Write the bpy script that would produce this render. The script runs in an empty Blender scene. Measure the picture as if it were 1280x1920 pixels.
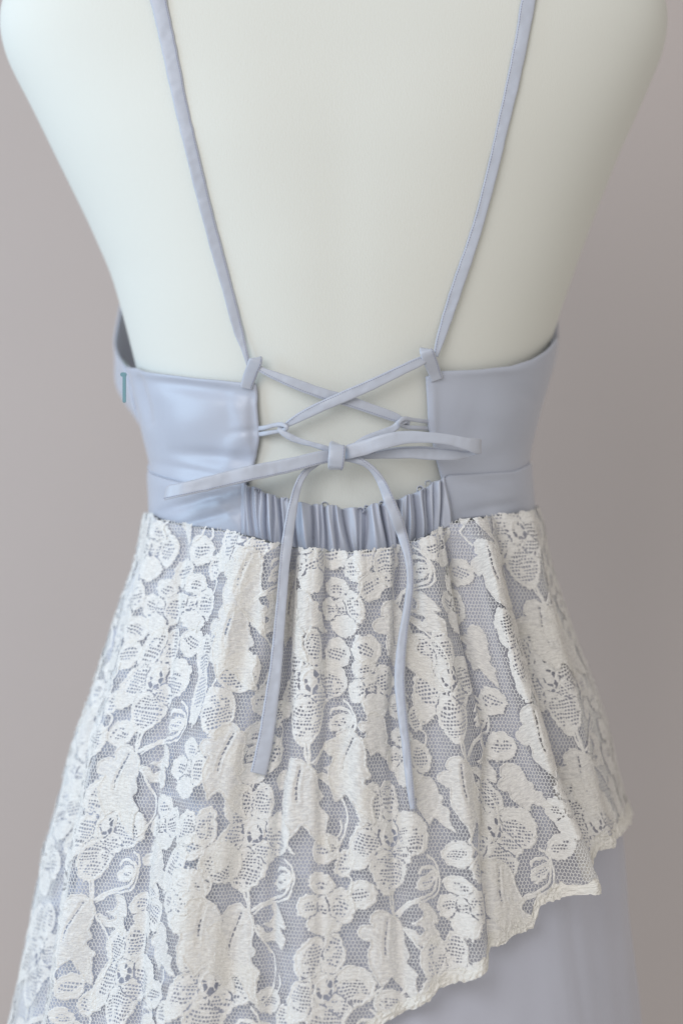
import bpy, math, random
import numpy as np
from mathutils import Vector
from mathutils.bvhtree import BVHTree

# ------------------------------------------------------------------ camera, light, exposure
scn = bpy.context.scene
C = scn.collection
S = 0.00032          # metres per photo pixel in the plane of the back
D = 1.5              # camera distance to that plane

cam_d = bpy.data.cameras.new("camera")
cam = bpy.data.objects.new("camera", cam_d)
C.objects.link(cam)
cam.location = (0, -D, 0)
cam.rotation_euler = (math.radians(90), 0, 0)
cam_d.sensor_fit = 'HORIZONTAL'
cam_d.sensor_width = 24.0
cam_d.lens = 24.0 * D / (1280 * S)
cam_d.clip_end = 50
cam_d.dof.use_dof = True
cam_d.dof.focus_distance = D - 0.004
cam_d.dof.aperture_fstop = 2.7
scn.camera = cam

world = bpy.data.worlds.new("World")
scn.world = world
world.use_nodes = True
bg = world.node_tree.nodes["Background"]
bg.inputs[0].default_value = (1.0, 0.955, 0.90, 1)
bg.inputs[1].default_value = 0.52

def area(name, loc, target, sx, sy, power, col):
    l = bpy.data.lights.new(name, 'AREA')
    l.shape = 'RECTANGLE'; l.size = sx; l.size_y = sy
    l.energy = power; l.color = col
    o = bpy.data.objects.new(name, l); C.objects.link(o)
    o.location = loc
    o.rotation_euler = (Vector(target) - Vector(loc)).to_track_quat('-Z', 'Y').to_euler()
    return o
area("window_light", (-1.30, -0.22, 0.25), (0.1, 0.45, -0.05), 0.9, 0.9, 9.5, (0.50, 0.75, 1.0))
area("room_light", (-1.0, -2.1, 0.9), (0, 0.1, 0), 1.4, 1.4, 25.5, (0.94, 0.955, 1.0))
scn.view_settings.view_transform = 'Standard'
scn.view_settings.look = 'None'
scn.view_settings.exposure = 0.0
scn.view_settings.gamma = 1.0

# ------------------------------------------------------------------ materials
def nodes_of(name):
    m = bpy.data.materials.new(name); m.use_nodes = True
    nt = m.node_tree
    return m, nt, nt.nodes, nt.links, nt.nodes["Principled BSDF"]

def satin(name, col, rough=0.42, grain=1.0):
    m, nt, N, L, p = nodes_of(name)
    tc = N.new('ShaderNodeTexCoord')
    nz = N.new('ShaderNodeTexNoise'); nz.inputs['Scale'].default_value = 26; nz.inputs['Detail'].default_value = 4
    L.new(tc.outputs['Object'], nz.inputs['Vector'])
    mx = N.new('ShaderNodeMixRGB'); mx.inputs[1].default_value = (*[c * 0.955 for c in col], 1)
    mx.inputs[2].default_value = (*[min(1, c * 1.04) for c in col], 1)
    L.new(nz.outputs['Fac'], mx.inputs[0]); L.new(mx.outputs[0], p.inputs['Base Color'])
    wv = N.new('ShaderNodeTexNoise'); wv.inputs['Scale'].default_value = 1.0; wv.inputs['Detail'].default_value = 2
    mp = N.new('ShaderNodeMapping'); mp.inputs['Scale'].default_value = (900, 900, 2600)
    L.new(tc.outputs['Object'], mp.inputs[0]); L.new(mp.outputs[0], wv.inputs['Vector'])
    n2 = N.new('ShaderNodeTexNoise'); n2.inputs['Scale'].default_value = 60; n2.inputs['Detail'].default_value = 2
    L.new(tc.outputs['Object'], n2.inputs['Vector'])
    b1 = N.new('ShaderNodeBump'); b1.inputs['Strength'].default_value = 0.12 * grain; b1.inputs['Distance'].default_value = 0.0006
    b2 = N.new('ShaderNodeBump'); b2.inputs['Strength'].default_value = 0.10 * grain; b2.inputs['Distance'].default_value = 0.002
    L.new(wv.outputs['Fac'], b1.inputs['Height']); L.new(n2.outputs['Fac'], b2.inputs['Height'])
    L.new(b2.outputs[0], b1.inputs['Normal']); L.new(b1.outputs[0], p.inputs['Normal'])
    p.inputs['Roughness'].default_value = rough
    p.inputs['Specular IOR Level'].default_value = 0.45
    p.inputs['Sheen Weight'].default_value = 0.25
    p.inputs['Sheen Roughness'].default_value = 0.4
    return m

def cloth(name, col, rough=0.85, bump=0.25, scale=1500, sheen=0.2):
    m, nt, N, L, p = nodes_of(name)
    tc = N.new('ShaderNodeTexCoord')
    mp = N.new('ShaderNodeMapping'); mp.inputs['Scale'].default_value = (1.0, 1.0, 0.35)
    nz = N.new('ShaderNodeTexNoise'); nz.inputs['Scale'].default_value = scale; nz.inputs['Detail'].default_value = 1
    L.new(tc.outputs['Object'], mp.inputs[0]); L.new(mp.outputs[0], nz.inputs['Vector'])
    n2 = N.new('ShaderNodeTexNoise'); n2.inputs['Scale'].default_value = 7; n2.inputs['Detail'].default_value = 3
    L.new(tc.outputs['Object'], n2.inputs['Vector'])
    mx = N.new('ShaderNodeMixRGB'); mx.inputs[1].default_value = (*[c * 0.975 for c in col], 1)
    mx.inputs[2].default_value = (*[min(1, c * 1.02) for c in col], 1)
    L.new(n2.outputs['Fac'], mx.inputs[0]); L.new(mx.outputs[0], p.inputs['Base Color'])
    b1 = N.new('ShaderNodeBump'); b1.inputs['Strength'].default_value = bump; b1.inputs['Distance'].default_value = 0.0004
    L.new(nz.outputs['Fac'], b1.inputs['Height']); L.new(b1.outputs[0], p.inputs['Normal'])
    p.inputs['Roughness'].default_value = rough
    p.inputs['Specular IOR Level'].default_value = 0.25
    p.inputs['Sheen Weight'].default_value = sheen
    return m

def lace_mat(name, col, strength=0.7):
    m, nt, N, L, p = nodes_of(name)
    uv = N.new('ShaderNodeUVMap'); uv.uv_map = "UVMap"
    mp = N.new('ShaderNodeMapping'); mp.inputs['Scale'].default_value = (0.07, 0.30, 1)
    nz = N.new('ShaderNodeTexNoise'); nz.inputs['Scale'].default_value = 1.0; nz.inputs['Detail'].default_value = 3
    nz.inputs['Roughness'].default_value = 0.6; nz.inputs['Distortion'].default_value = 0.8
    L.new(uv.outputs[0], mp.inputs[0]); L.new(mp.outputs[0], nz.inputs['Vector'])
    n2 = N.new('ShaderNodeTexNoise'); n2.inputs['Scale'].default_value = 0.30; n2.inputs['Detail'].default_value = 4
    n2.inputs['Roughness'].default_value = 0.7
    L.new(uv.outputs[0], n2.inputs['Vector'])
    b1 = N.new('ShaderNodeBump'); b1.inputs['Strength'].default_value = strength; b1.inputs['Distance'].default_value = 0.0010
    b2 = N.new('ShaderNodeBump'); b2.inputs['Strength'].default_value = strength * 0.7; b2.inputs['Distance'].default_value = 0.0010
    L.new(nz.outputs['Fac'], b1.inputs['Height']); L.new(n2.outputs['Fac'], b2.inputs['Height'])
    L.new(b2.outputs[0], b1.inputs['Normal']); L.new(b1.outputs[0], p.inputs['Normal'])
    n3 = N.new('ShaderNodeTexNoise'); n3.inputs['Scale'].default_value = 0.03; n3.inputs['Detail'].default_value = 2
    L.new(uv.outputs[0], n3.inputs['Vector'])
    mx = N.new('ShaderNodeMixRGB'); mx.inputs[1].default_value = (*[c * 0.95 for c in col], 1)
    mx.inputs[2].default_value = (*[min(1, c * 1.03) for c in col], 1)
    L.new(n3.outputs['Fac'], mx.inputs[0]); L.new(mx.outputs[0], p.inputs['Base Color'])
    p.inputs['Roughness'].default_value = 0.8
    p.inputs['Specular IOR Level'].default_value = 0.25
    p.inputs['Sheen Weight'].default_value = 0.3
    p.inputs['Subsurface Weight'].default_value = 0.0
    return m

M_SATIN = satin("lavender_satin", (0.49, 0.525, 0.615), 0.30)
M_RIB = satin("lavender_ribbon", (0.50, 0.53, 0.605), 0.34)
M_SKIRT = satin("lavender_lining", (0.535, 0.55, 0.635), 0.5)
M_BODY = cloth("ivory_jersey", (0.755, 0.765, 0.715), 0.9, 0.25, 1300, 0.1)
def translucent(m, w, col, clear=0.0):
    nt = m.node_tree; N = nt.nodes; L = nt.links
    p = N["Principled BSDF"]; out = N["Material Output"]
    t = N.new('ShaderNodeBsdfTranslucent'); t.inputs[0].default_value = (*col, 1)
    x = N.new('ShaderNodeMixShader'); x.inputs[0].default_value = w
    L.new(p.outputs[0], x.inputs[1]); L.new(t.outputs[0], x.inputs[2]); L.new(x.outputs[0], out.inputs[0])
    if clear:      # threads finer than the mesh: little gaps follow the thread noise
        nz = [n for n in N if n.type == 'TEX_NOISE'][0]
        mr = N.new('ShaderNodeMapRange'); mr.inputs[1].default_value = .36; mr.inputs[2].default_value = .62
        mr.inputs[3].default_value = clear * 2; mr.inputs[4].default_value = 0.0
        L.new(nz.outputs['Fac'], mr.inputs[0])
        tr = N.new('ShaderNodeBsdfTransparent'); y = N.new('ShaderNodeMixShader')
        L.new(mr.outputs[0], y.inputs[0]); L.new(x.outputs[0], y.inputs[1]); L.new(tr.outputs[0], y.inputs[2]); L.new(y.outputs[0], out.inputs[0])
M_LACE = lace_mat("cream_lace", (0.98, 0.96, 0.925))
M_CORD = lace_mat("cream_cord", (0.97, 0.96, 0.92), 0.4)
M_NET = cloth("cream_net", (0.96, 0.955, 0.93), 0.8, 0.0, 100, 0.2)
M_LEAF = lace_mat("cream_leaf", (0.96, 0.94, 0.90), .6)
M_HEM = lace_mat("cream_hem", (0.97, 0.945, 0.885), 1.0)
translucent(M_HEM, .1, (.97, .95, .88))
translucent(M_LACE, .12, (.97, .96, .92), .09); translucent(M_LEAF, .15, (.97, .96, .92), .15); translucent(M_CORD, .12, (.97, .96, .92), .08); translucent(M_NET, .3, (.95, .94, .92))
M_WALL = cloth("greige_wall", (0.545, 0.483, 0.456), 0.95, 0.1, 60, 0.0)
M_STITCH = cloth("stitch_thread", (0.33, 0.35, 0.46), 0.7, 0.0, 100, 0.1)
M_ZIP = satin("teal_enamel", (0.17, 0.33, 0.38), 0.35, 0.0)
M_TEAL = cloth("pale_teal_facing", (0.60, 0.70, 0.70), 0.8, 0.8, 300, 0.1)

# ------------------------------------------------------------------ object helpers
def newmesh(name, V, F, mat, parent=None, uv=None, smooth=True):
    me = bpy.data.meshes.new(name)
    V = np.asarray(V, dtype=np.float32).reshape(-1, 3)
    if isinstance(F, np.ndarray):
        F = [F]
    loops = []; starts = []; tot = []; off = 0
    if len(F) and isinstance(F[0], np.ndarray):
        for fa in F:
            if len(fa) == 0: continue
            k = fa.shape[1]
            loops.append(fa.reshape(-1)); starts.append(off + np.arange(len(fa)) * k)
            tot.append(np.full(len(fa), k)); off += fa.size
        loops = np.concatenate(loops).astype(np.int32); starts = np.concatenate(starts).astype(np.int32)
        me.vertices.add(len(V)); me.vertices.foreach_set("co", V.reshape(-1))
        me.loops.add(len(loops)); me.loops.foreach_set("vertex_index", loops)
        me.polygons.add(len(starts)); me.polygons.foreach_set("loop_start", starts)
        me.update(calc_edges=True)
    else:
        me.from_pydata([tuple(v) for v in V], [], F)
        me.update()
        loops = np.zeros(len(me.loops), dtype=np.int32); me.loops.foreach_get("vertex_index", loops)
    if uv is not None:
        l = me.uv_layers.new(name="UVMap")
        l.data.foreach_set("uv", np.asarray(uv, dtype=np.float32)[loops].reshape(-1))
    me.polygons.foreach_set("use_smooth", np.full(len(me.polygons), smooth))
    me.materials.append(mat)
    me.validate()
    o = bpy.data.objects.new(name, me); C.objects.link(o)
    if parent is not None: o.parent = parent
    return o

def gridfaces(nu, nv, wrap=False):
    i = np.arange(nu if wrap else nu - 1)[:, None]; j = np.arange(nv - 1)[None, :]
    a = i * nv + j; b = ((i + 1) % nu) * nv + j
    return np.stack([a, b, b + 1, a + 1], -1).reshape(-1, 4)

def vnoise(x, y, seed=0):
    x = np.asarray(x, float); y = np.asarray(y, float)
    xi = np.floor(x); yi = np.floor(y); fx = x - xi; fy = y - yi
    fx = fx * fx * (3 - 2 * fx); fy = fy * fy * (3 - 2 * fy)
    def h(a, b):
        t = np.sin(a * 127.1 + b * 311.7 + seed * 74.7) * 43758.5453
        return (t - np.floor(t)) * 2 - 1
    return ((h(xi, yi) * (1 - fx) + h(xi + 1, yi) * fx) * (1 - fy) +
            (h(xi, yi + 1) * (1 - fx) + h(xi + 1, yi + 1) * fx) * fy)

def sstep(a, b, x):
    t = np.clip((np.asarray(x, float) - a) / (b - a), 0, 1)
    return t * t * (3 - 2 * t)

# ------------------------------------------------------------------ cross-section surfaces
class Sec:
    """horizontal sections: rows of (py, left px, right px, half depth, y of the back, exponent)"""
    def __init__(self, rows, smooth=26):
        rows = sorted(rows)
        r = np.array(rows, float)
        py = np.arange(r[0, 0] - 60, r[-1, 0] + 61, 4.0)
        cols = [np.interp(py, r[:, 0], r[:, k]) for k in range(1, 6)]
        kx = np.arange(-60, 61, 4.0); kk = np.exp(-(kx / smooth) ** 2); kk /= kk.sum()
        cols = [np.convolve(np.pad(c, len(kx) // 2, mode='edge'), kk, 'valid') for c in cols]
        L, R, B, yb, n = cols
        yc = yb + B
        k = S * (D + yc) / D
        self.z = ((960 - py) * k)[::-1]
        self.cx = (((L + R) / 2 - 640) * k)[::-1]
        self.A = ((R - L) / 2 * k)[::-1]
        self.B = B[::-1]; self.yc = yc[::-1]; self.n = n[::-1]
    def par(self, z):
        f = lambda a: np.interp(z, self.z, a)
        return f(self.cx), f(self.A), f(self.B), f(self.yc), f(self.n)
    def pos(self, th, z, off=0.0):
        th = np.asarray(th, float); z = np.asarray(z, float)
        cx, A, B, yc, n = self.par(z)
        s = np.sin(th); c = -np.cos(th)
        r = 1 / ((np.abs(s) / A) ** n + (np.abs(c) / B) ** n) ** (1 / n)
        x = r * s; y = r * c
        nx = np.sign(x) * (np.abs(x) / A) ** (n - 1) / A; ny = np.sign(y) * (np.abs(y) / B) ** (n - 1) / B
        l = np.sqrt(nx * nx + ny * ny); nx /= l; ny /= l
        return np.stack([cx + x + nx * off, yc + y + ny * off, z + 0 * x], -1)
    def metric(self, th, z):
        a = self.pos(th - .01, z); b = self.pos(th + .01, z)
        return np.linalg.norm(b - a, axis=-1) / .02
    def inv(self, px, py):
        px = np.asarray(px, float); py = np.asarray(py, float)
        y = np.zeros(np.broadcast(px, py).shape)
        for _ in range(14):
            k = S * (D + y) / D
            x = (px - 640) * k; z = (960 - py) * k
            cx, A, B, yc, n = self.par(z)
            u = np.clip(np.abs(x - cx) / A, 0, 1)
            yn = yc - B * (1 - u ** n) ** (1 / n)
            y = y * .4 + yn * .6
        cx, A, B, yc, n = self.par(z)
        th = np.arctan2(x - cx, np.maximum(yc - y, 1e-4))
        return th, z

body = Sec([
    (-430, 560, 720, .050, .060, 2), (-300, 556, 724, .052, .055, 2), (-220, 500, 780, .055, .045, 2.1),
    (-150, 330, 950, .060, .030, 2.3), (-90, 130, 1130, .066, .018, 2.5), (-50, 50, 1205, .07, .01, 2.7), (-15, 12, 1240, .075, .006, 2.8),
    (20, 4, 1248, .08, .003, 2.8), (60, 2, 1248, .084, .001, 2.8), (110, 14, 1238, .09, .0, 2.7), (140, 28, 1224, .093, .0, 2.7),
    (200, 60, 1199, .10, -.002, 2.6), (290, 104, 1158, .107, -.003, 2.5), (420, 168, 1107, .112, .0, 2.4),
    (520, 212, 1071, .110, .004, 2.35), (600, 234, 1044, .106, .009, 2.3), (690, 257, 1018, .10, .015, 2.2),
    (780, 275, 1000, .094, .021, 2.2), (870, 290, 984, .090, .025, 2.2), (950, 296, 982, .09, .025, 2.2),
    (1100, 270, 1010, .1, .010, 2.2), (1300, 240, 1040, .105, .0, 2.2), (1900, 260, 1020, .1, .02, 2.2)], 30)

wing = Sec([
    (480, 212, 1058, .116, -.004, 2.3), (600, 226, 1048, .112, .003, 2.3), (640, 229, 1046, .110, .006, 2.3), (690, 237, 1036, .106, .010, 2.25), (740, 249, 1022, .102, .0135, 2.2),
    (800, 266, 1004, .098, .0165, 2.2), (870, 281, 991, .094, .0195, 2.2), (965, 284, 999, .094, .0195, 2.2), (1040, 280, 1004, .096, .018, 2.2)], 16)
front = Sec([
    (480, 206, 1054, .135, .006, 2.8), (556, 206, 1055, .140, .004, 2.8), (600, 206, 1054, .145, .004, 2.8), (650, 207, 1050, .145, .006, 2.8), (700, 206, 1039, .142, .010, 2.7),
    (725, 209, 1030, .136, .0135, 2.6), (755, 227, 1018, .128, .015, 2.4), (790, 252, 1008, .12, .016, 2.3), (810, 264, 1003, .118, .0165, 2.25), (870, 281, 991, .105, .0195, 2.2), (965, 284, 999, .1, .0195, 2.2),
    (1040, 280, 1004, .1, .018, 2.2)], 14)
skirt = Sec([
    (930, 286, 998, .098, .016, 2.2), (965, 274, 1008, .100, .012, 2.2), (983, 268, 1016, .102, .010, 2.2), (1042, 258, 1026, .108, .004, 2.15),
    (1105, 236, 1044, .114, -.001, 2.1), (1190, 210, 1072, .122, -.008, 2.1), (1260, 188, 1099, .130, -.014, 2.1), (1314, 169, 1121, .135, -.018, 2.1),
    (1365, 150, 1134, .140, -.021, 2.1), (1436, 130, 1147, .147, -.026, 2.1), (1494, 118, 1163, .152, -.030, 2.1), (1541, 104, 1180, .156, -.032, 2.1),
    (1579, 92, 1188, .16, -.034, 2.1), (1642, 83, 1200, .165, -.038, 2.1), (1712, 68, 1215, .17, -.041, 2.1), (1813, 51, 1235, .178, -.046, 2.1),
    (1920, 28, 1255, .186, -.050, 2.1), (2200, -30, 1310, .205, -.06, 2.1)], 18)
under = Sec([
    (930, 290, 994, .094, .019, 2.2), (965, 284, 999, .095, .018, 2.2), (1042, 268, 1016, .102, .012, 2.15),
    (1105, 248, 1032, .108, .007, 2.1), (1190, 224, 1060, .116, .000, 2.1), (1260, 203, 1084, .123, -.005, 2.1),
    (1365, 168, 1116, .133, -.011, 2.1), (1494, 134, 1142, .144, -.019, 2.1), (1579, 112, 1156, .151, -.023, 2.1), (1700, 88, 1163, .16, -.029, 2.1),
    (1850, 60, 1182, .172, -.036, 2.1), (1920, 44, 1188, .177, -.039, 2.1), (2250, -20, 1225, .20, -.05, 2.1)], 24)

def bvh_of(P, F):
    return BVHTree.FromPolygons([tuple(p) for p in P.reshape(-1, 3)], [tuple(int(i) for i in f) for f in F])

CAMP = Vector((0, -D, 0))
def cast(px, py, trees, default=0.01):
    d = Vector(((px - 640) * S, D, (960 - py) * S)).normalized()
    best = None
    for t in trees:
        h = t.ray_cast(CAMP, d)
        if h[0] is not None and (best is None or h[3] < best[1]): best = (h[0], h[3])
    if best is None:
        return CAMP + d * ((D + default) / d.y)
    return best[0]

# ------------------------------------------------------------------ the wall
wall = newmesh("wall", [(-4, .70, -3), (4, .70, -3), (4, .70, 3), (-4, .70, 3)], [(0, 1, 2, 3)], M_WALL)
wall["kind"] = "structure"; wall["label"] = "plain blurred greige wall behind the dress form"

# ------------------------------------------------------------------ the dress form
zt = body.z[-1] - .02; zb_ = body.z[0] + .02
zz = np.linspace(zb_, zt, 260); tt = np.linspace(-math.pi, math.pi, 220, endpoint=False)
TH, ZZ = np.meshgrid(tt, zz, indexing='ij')
Xp = body.pos(TH, ZZ)
px_ = Xp[..., 0] / S + 640; pz_ = 960 - Xp[..., 2] / S
back_side = (np.cos(TH) > 0)
hollow = np.exp(-((px_ - 640) / 55) ** 2) * sstep(60, 420, pz_) * .0008      # spine hollow
blade = (np.exp(-(((px_ - 430) / 140) ** 2 + ((pz_ - 230) / 170) ** 2)) + np.exp(-(((px_ - 850) / 140) ** 2 + ((pz_ - 230) / 170) ** 2))) * .002
Xp[..., 1] += np.where(back_side, hollow - blade, 0)
V = Xp.reshape(-1, 3); F = gridfaces(220, 260, True)
nV = len(V)
V = np.vstack([V, [[body.par(zt)[0], body.par(zt)[3], zt], [body.par(zb_)[0], body.par(zb_)[3], zb_]]])
i = np.arange(220)
capT = np.stack([i * 260 + 259, ((i + 1) % 220) * 260 + 259, np.full(220, nV)], -1)
capB = np.stack([i * 260, np.full(220, nV + 1), ((i + 1) % 220) * 260], -1)
form = newmesh("dress_form", V, [F, capT, capB], M_BODY)
form["label"] = "ivory jersey covered dressmaker torso form seen from behind, wearing the lavender dress"
form["category"] = "mannequin"
body_tree = bvh_of(Xp, F)

# ------------------------------------------------------------------ the dress
dress = bpy.data.objects.new("dress", None); C.objects.link(dress)
dress.location = (0, .1, 0)
dress["label"] = "lavender satin strappy dress with laced open back and cream lace overskirt, on the form"
dress["category"] = "dress"
def part(name, V, F, mat, parent=None, **k):
    V = np.asarray(V, float).reshape(-1, 3) - np.array([0, .1, 0])
    o = newmesh(name, V, F, mat, parent if parent is not None else dress, **k)
    return o

def curve_th(sec, pts):
    """px polyline -> theta,z arrays"""
    p = np.array(pts, float)
    th, z = sec.inv(p[:, 0], p[:, 1])
    return th, z

def interp_smooth(x, xp, fp, w=None):
    o = np.argsort(xp)
    return np.interp(x, np.array(xp)[o], np.array(fp)[o])

def solid(P, thick, nrm):
    """grid P (nu,nv,3) + inner copy shifted by -nrm*thick, closed rim"""
    nu, nv = P.shape[:2]
    Q = P - nrm * thick
    V = np.vstack([P.reshape(-1, 3), Q.reshape(-1, 3)])
    F = gridfaces(nu, nv); N0 = nu * nv
    F2 = F[:, ::-1] + N0
    idx = lambda i, j: i * nv + j
    rim = []
    for i in range(nu - 1):
        rim.append((idx(i + 1, 0), idx(i, 0), idx(i, 0) + N0, idx(i + 1, 0) + N0))
        rim.append((idx(i, nv - 1), idx(i + 1, nv - 1), idx(i + 1, nv - 1) + N0, idx(i, nv - 1) + N0))
    for j in range(nv - 1):
        rim.append((idx(0, j), idx(0, j + 1), idx(0, j + 1) + N0, idx(0, j) + N0))
        rim.append((idx(nu - 1, j + 1), idx(nu - 1, j), idx(nu - 1, j) + N0, idx(nu - 1, j + 1) + N0))
    return V, np.vstack([F, F2, np.array(rim)])

def grid_normals(P):
    du = np.gradient(P, axis=0); dv = np.gradient(P, axis=1)
    n = np.cross(du, dv); n /= np.maximum(np.linalg.norm(n, axis=-1, keepdims=True), 1e-12)
    return n

def crease(P, lines):
    """height from creases drawn as px segments: (x0,y0,x1,y1,width px,height mm)"""
    kx = S * (D + P[..., 1]) / D
    px = P[..., 0] / kx + 640; py = 960 - P[..., 2] / kx
    h = np.zeros(P.shape[:2])
    for x0, y0, x1, y1, w, a in lines:
        dx, dy = x1 - x0, y1 - y0; L2 = dx * dx + dy * dy
        t = np.clip(((px - x0) * dx + (py - y0) * dy) / L2, 0, 1)
        d = np.hypot(px - x0 - t * dx, py - y0 - t * dy)
        h += a * .0022 * np.exp(-(d / w) ** 2) * (0.35 + 0.65 * np.sin(np.pi * np.clip(t, .02, .98)))
    return h

def wrap_normals(P):
    n = grid_normals(P)
    c = P.reshape(-1, 3).mean(0); c[1] = .11
    if (n * (P - np.array([0, .11, 0]))).sum() < 0: n = -n
    return n

trees_dress = []
def panel(name, sec, inner, top, bot, side_th, off, creases, nu=90, nv=60, extra=None):
    """inner: px polyline bottom->top, top/bot px polylines (x -> y)"""
    s = np.linspace(0, 1, nu)[:, None]; t = np.linspace(0, 1, nv)[None, :]
    ith, iz = curve_th(sec, inner)
    tth, tz = curve_th(sec, top); bth, bz = curve_th(sec, bot)
    ip = np.array(inner, float); tpar = (ip[0, 1] - ip[:, 1]) / (ip[0, 1] - ip[-1, 1])
    thi = np.interp(t, tpar, ith)
    TH = thi + (side_th - thi) * s
    tthf = tth; ZT = interp_smooth(TH, tthf, tz); ZB = interp_smooth(TH, bth, bz)
    Z = ZB + (ZT - ZB) * t
    P = sec.pos(TH, Z, off)
    P = P + wrap_normals(P) * crease(P, creases)[..., None]
    if extra is not None: P = extra(P, s, t)
    n = wrap_normals(P)
    # softly rolled edges
    e = np.minimum(np.minimum(s * nu * 1.0, 99), np.minimum(t, 1 - t) * nv)
    roll = np.exp(-(e / 1.1) ** 2)
    P = P - n * (roll * .0007)[..., None]
    V, F = solid(P, .0012, n)
    o = part(name, V, F, M_SATIN)
    trees_dress.append(bvh_of(V, F))
    return o, P, n

pi2 = math.pi / 2
# left wing
WL_in = [(455, 906), (468, 880), (478, 850), (484, 815), (483, 800), (479, 760), (480, 722)]
WL_top = [(234, 686), (250, 694), (300, 705), (370, 714), (440, 717), (482, 720)]
WL_bot = [(281, 893), (300, 900), (340, 911), (400, 916), (455, 916)]
wl, PWL, nWL = panel("back_wing", wing, WL_in, WL_top, WL_bot, -1.62, 0,
   [(262, 712, 470, 742, 15, -1.6), (262, 700, 470, 722, 7, .5), (300, 800, 430, 775, 45, 1.4), (330, 850, 475, 862, 14, -1.2), (420, 880, 455, 800, 20, .9),
    (250, 700, 282, 790, 10, -1.6), (470, 735, 477, 850, 6, -.6), (440, 740, 465, 840, 14, .5), (430, 812, 480, 806, 7, -.5), (290, 870, 420, 893, 10, -.6)])
wl["label"] = "left back bodice wing, pale blue lit satin"
# right wing
WR_in = [(830, 892), (822, 862), (812, 830), (803, 800), (801, 750), (799, 706)]
WR_top = [(799, 707), (812, 701), (828, 696), (900, 693), (960, 686), (1000, 675), (1025, 660), (1046, 634)]
WR_bot = [(828, 904), (840, 897), (900, 894), (960, 890), (992, 876)]
wr, PWR, nWR = panel("back_wing", wing, WR_in, WR_top, WR_bot, 1.62, 0,
   [(812, 712, 815, 870, 7, .5), (830, 700, 1000, 690, 8, .4), (860, 760, 980, 790, 30, .7), (900, 730, 880, 860, 25, -.5), (840, 880, 980, 840, 20, -.5), (930, 700, 1010, 760, 14, -.5)])
wr["label"] = "right back bodice wing, shaded satin"
# left and right flat waistband
BL, PBL, nBL = panel("waistband", wing, [(456, 1001), (457, 960), (455, 909)], [(281, 884), (300, 893), (340, 903), (400, 908), (458, 910)],
   [(284, 962), (300, 972), (340, 984), (400, 992), (460, 1003)], -1.62, .0016,
   [(300, 960, 450, 915, 9, -.9), (340, 985, 445, 955, 8, -.7), (290, 900, 400, 950, 16, .8), (400, 930, 450, 990, 10, .5), (330, 915, 430, 925, 8, .5)])
BR, PBR, nBR = panel("waistband", wing, [(848, 980), (842, 940), (829, 897)], [(826, 900), (840, 891), (900, 888), (960, 884), (992, 868)],
   [(846, 979), (860, 974), (900, 970), (950, 966), (1001, 957)], 1.62, .0016,
   [(850, 900, 980, 950, 18, .6), (870, 960, 980, 940, 10, -.5), (870, 905, 960, 900, 9, -.4)])
BL["label"] = "smooth left waistband, blue lit"; BR["label"] = "smooth right waistband, shaded"

# front of the bodice (cups) and waistband, round the far side
tf = np.linspace(1.60, 2 * math.pi - 1.60, 150)
u = np.linspace(0, 1, 50)
ang = [1.60, 1.70, 1.84, 2.0, 2.5, 3.14, 3.78, 4.22, 4.42, 4.58, 4.69]
topy = [645, 610, 556, 540, 620, 680, 620, 540, 552, 640, 692]
TOPZ = np.interp(tf, ang, [(960 - p) * S * 1.075 for p in topy])
botz = (960 - 872) * S * 1.07
TH = tf[:, None] + 0 * u[None, :]
ZF = botz + (TOPZ[:, None] - botz) * u[None, :]
_phi = np.minimum(TH - 1.57, 2 * math.pi - 1.57 - TH)
_bl = sstep(.0, .16, _phi)[..., None]
PF = wing.pos(TH, ZF, 0.0) * (1 - _bl) + front.pos(TH, ZF, 0.0) * _bl
nF = wrap_normals(PF)
PF += nF * (.0012 * vnoise(TH * 9, ZF * 60, 5))[..., None]
V, F = solid(PF, .0014, nF)
fb = part("front_bodice", V, F, M_SATIN); trees_dress.append(bvh_of(V, F))
ZF = (960 - 964) * S * 1.07 + u[None, :] * ((960 - 870) * S * 1.07 - (960 - 964) * S * 1.07) + 0 * tf[:, None]
PF2 = wing.pos(TH, ZF, .0016) * (1 - _bl) + front.pos(TH, ZF, .0016) * _bl; V, F = solid(PF2, .0014, wrap_normals(PF2))
fw = part("front_waistband", V, F, M_SATIN)
# pale teal facing inside the side of the cup
th_f = np.linspace(4.36, 4.66, 16); u2 = np.linspace(0, 1, 20)
T2 = th_f[:, None] + 0 * u2; _b2 = sstep(.0, .16, 2 * math.pi - 1.57 - T2)[..., None]; top2 = np.interp(th_f, ang, [(960 - p) * S * 1.075 for p in [x + 6 for x in topy]])
z0 = (960 - 720) * S * 1.07; z1 = (960 - 662) * S * 1.07
Z2 = z0 + u2[None, :] * (np.minimum(top2, z1)[:, None] - z0)
P2 = wing.pos(T2, Z2, -.003) * (1 - _b2) + front.pos(T2, Z2, -.003) * _b2
P2 += .0008 * vnoise(T2 * 60, Z2 * 900, 3)[..., None]
V, F = solid(P2, .001, wrap_normals(P2)); fac = part("lining_facing", V, F, M_TEAL, parent=fb)
fac["label"] = "pale teal lining inside the left armhole"

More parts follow.
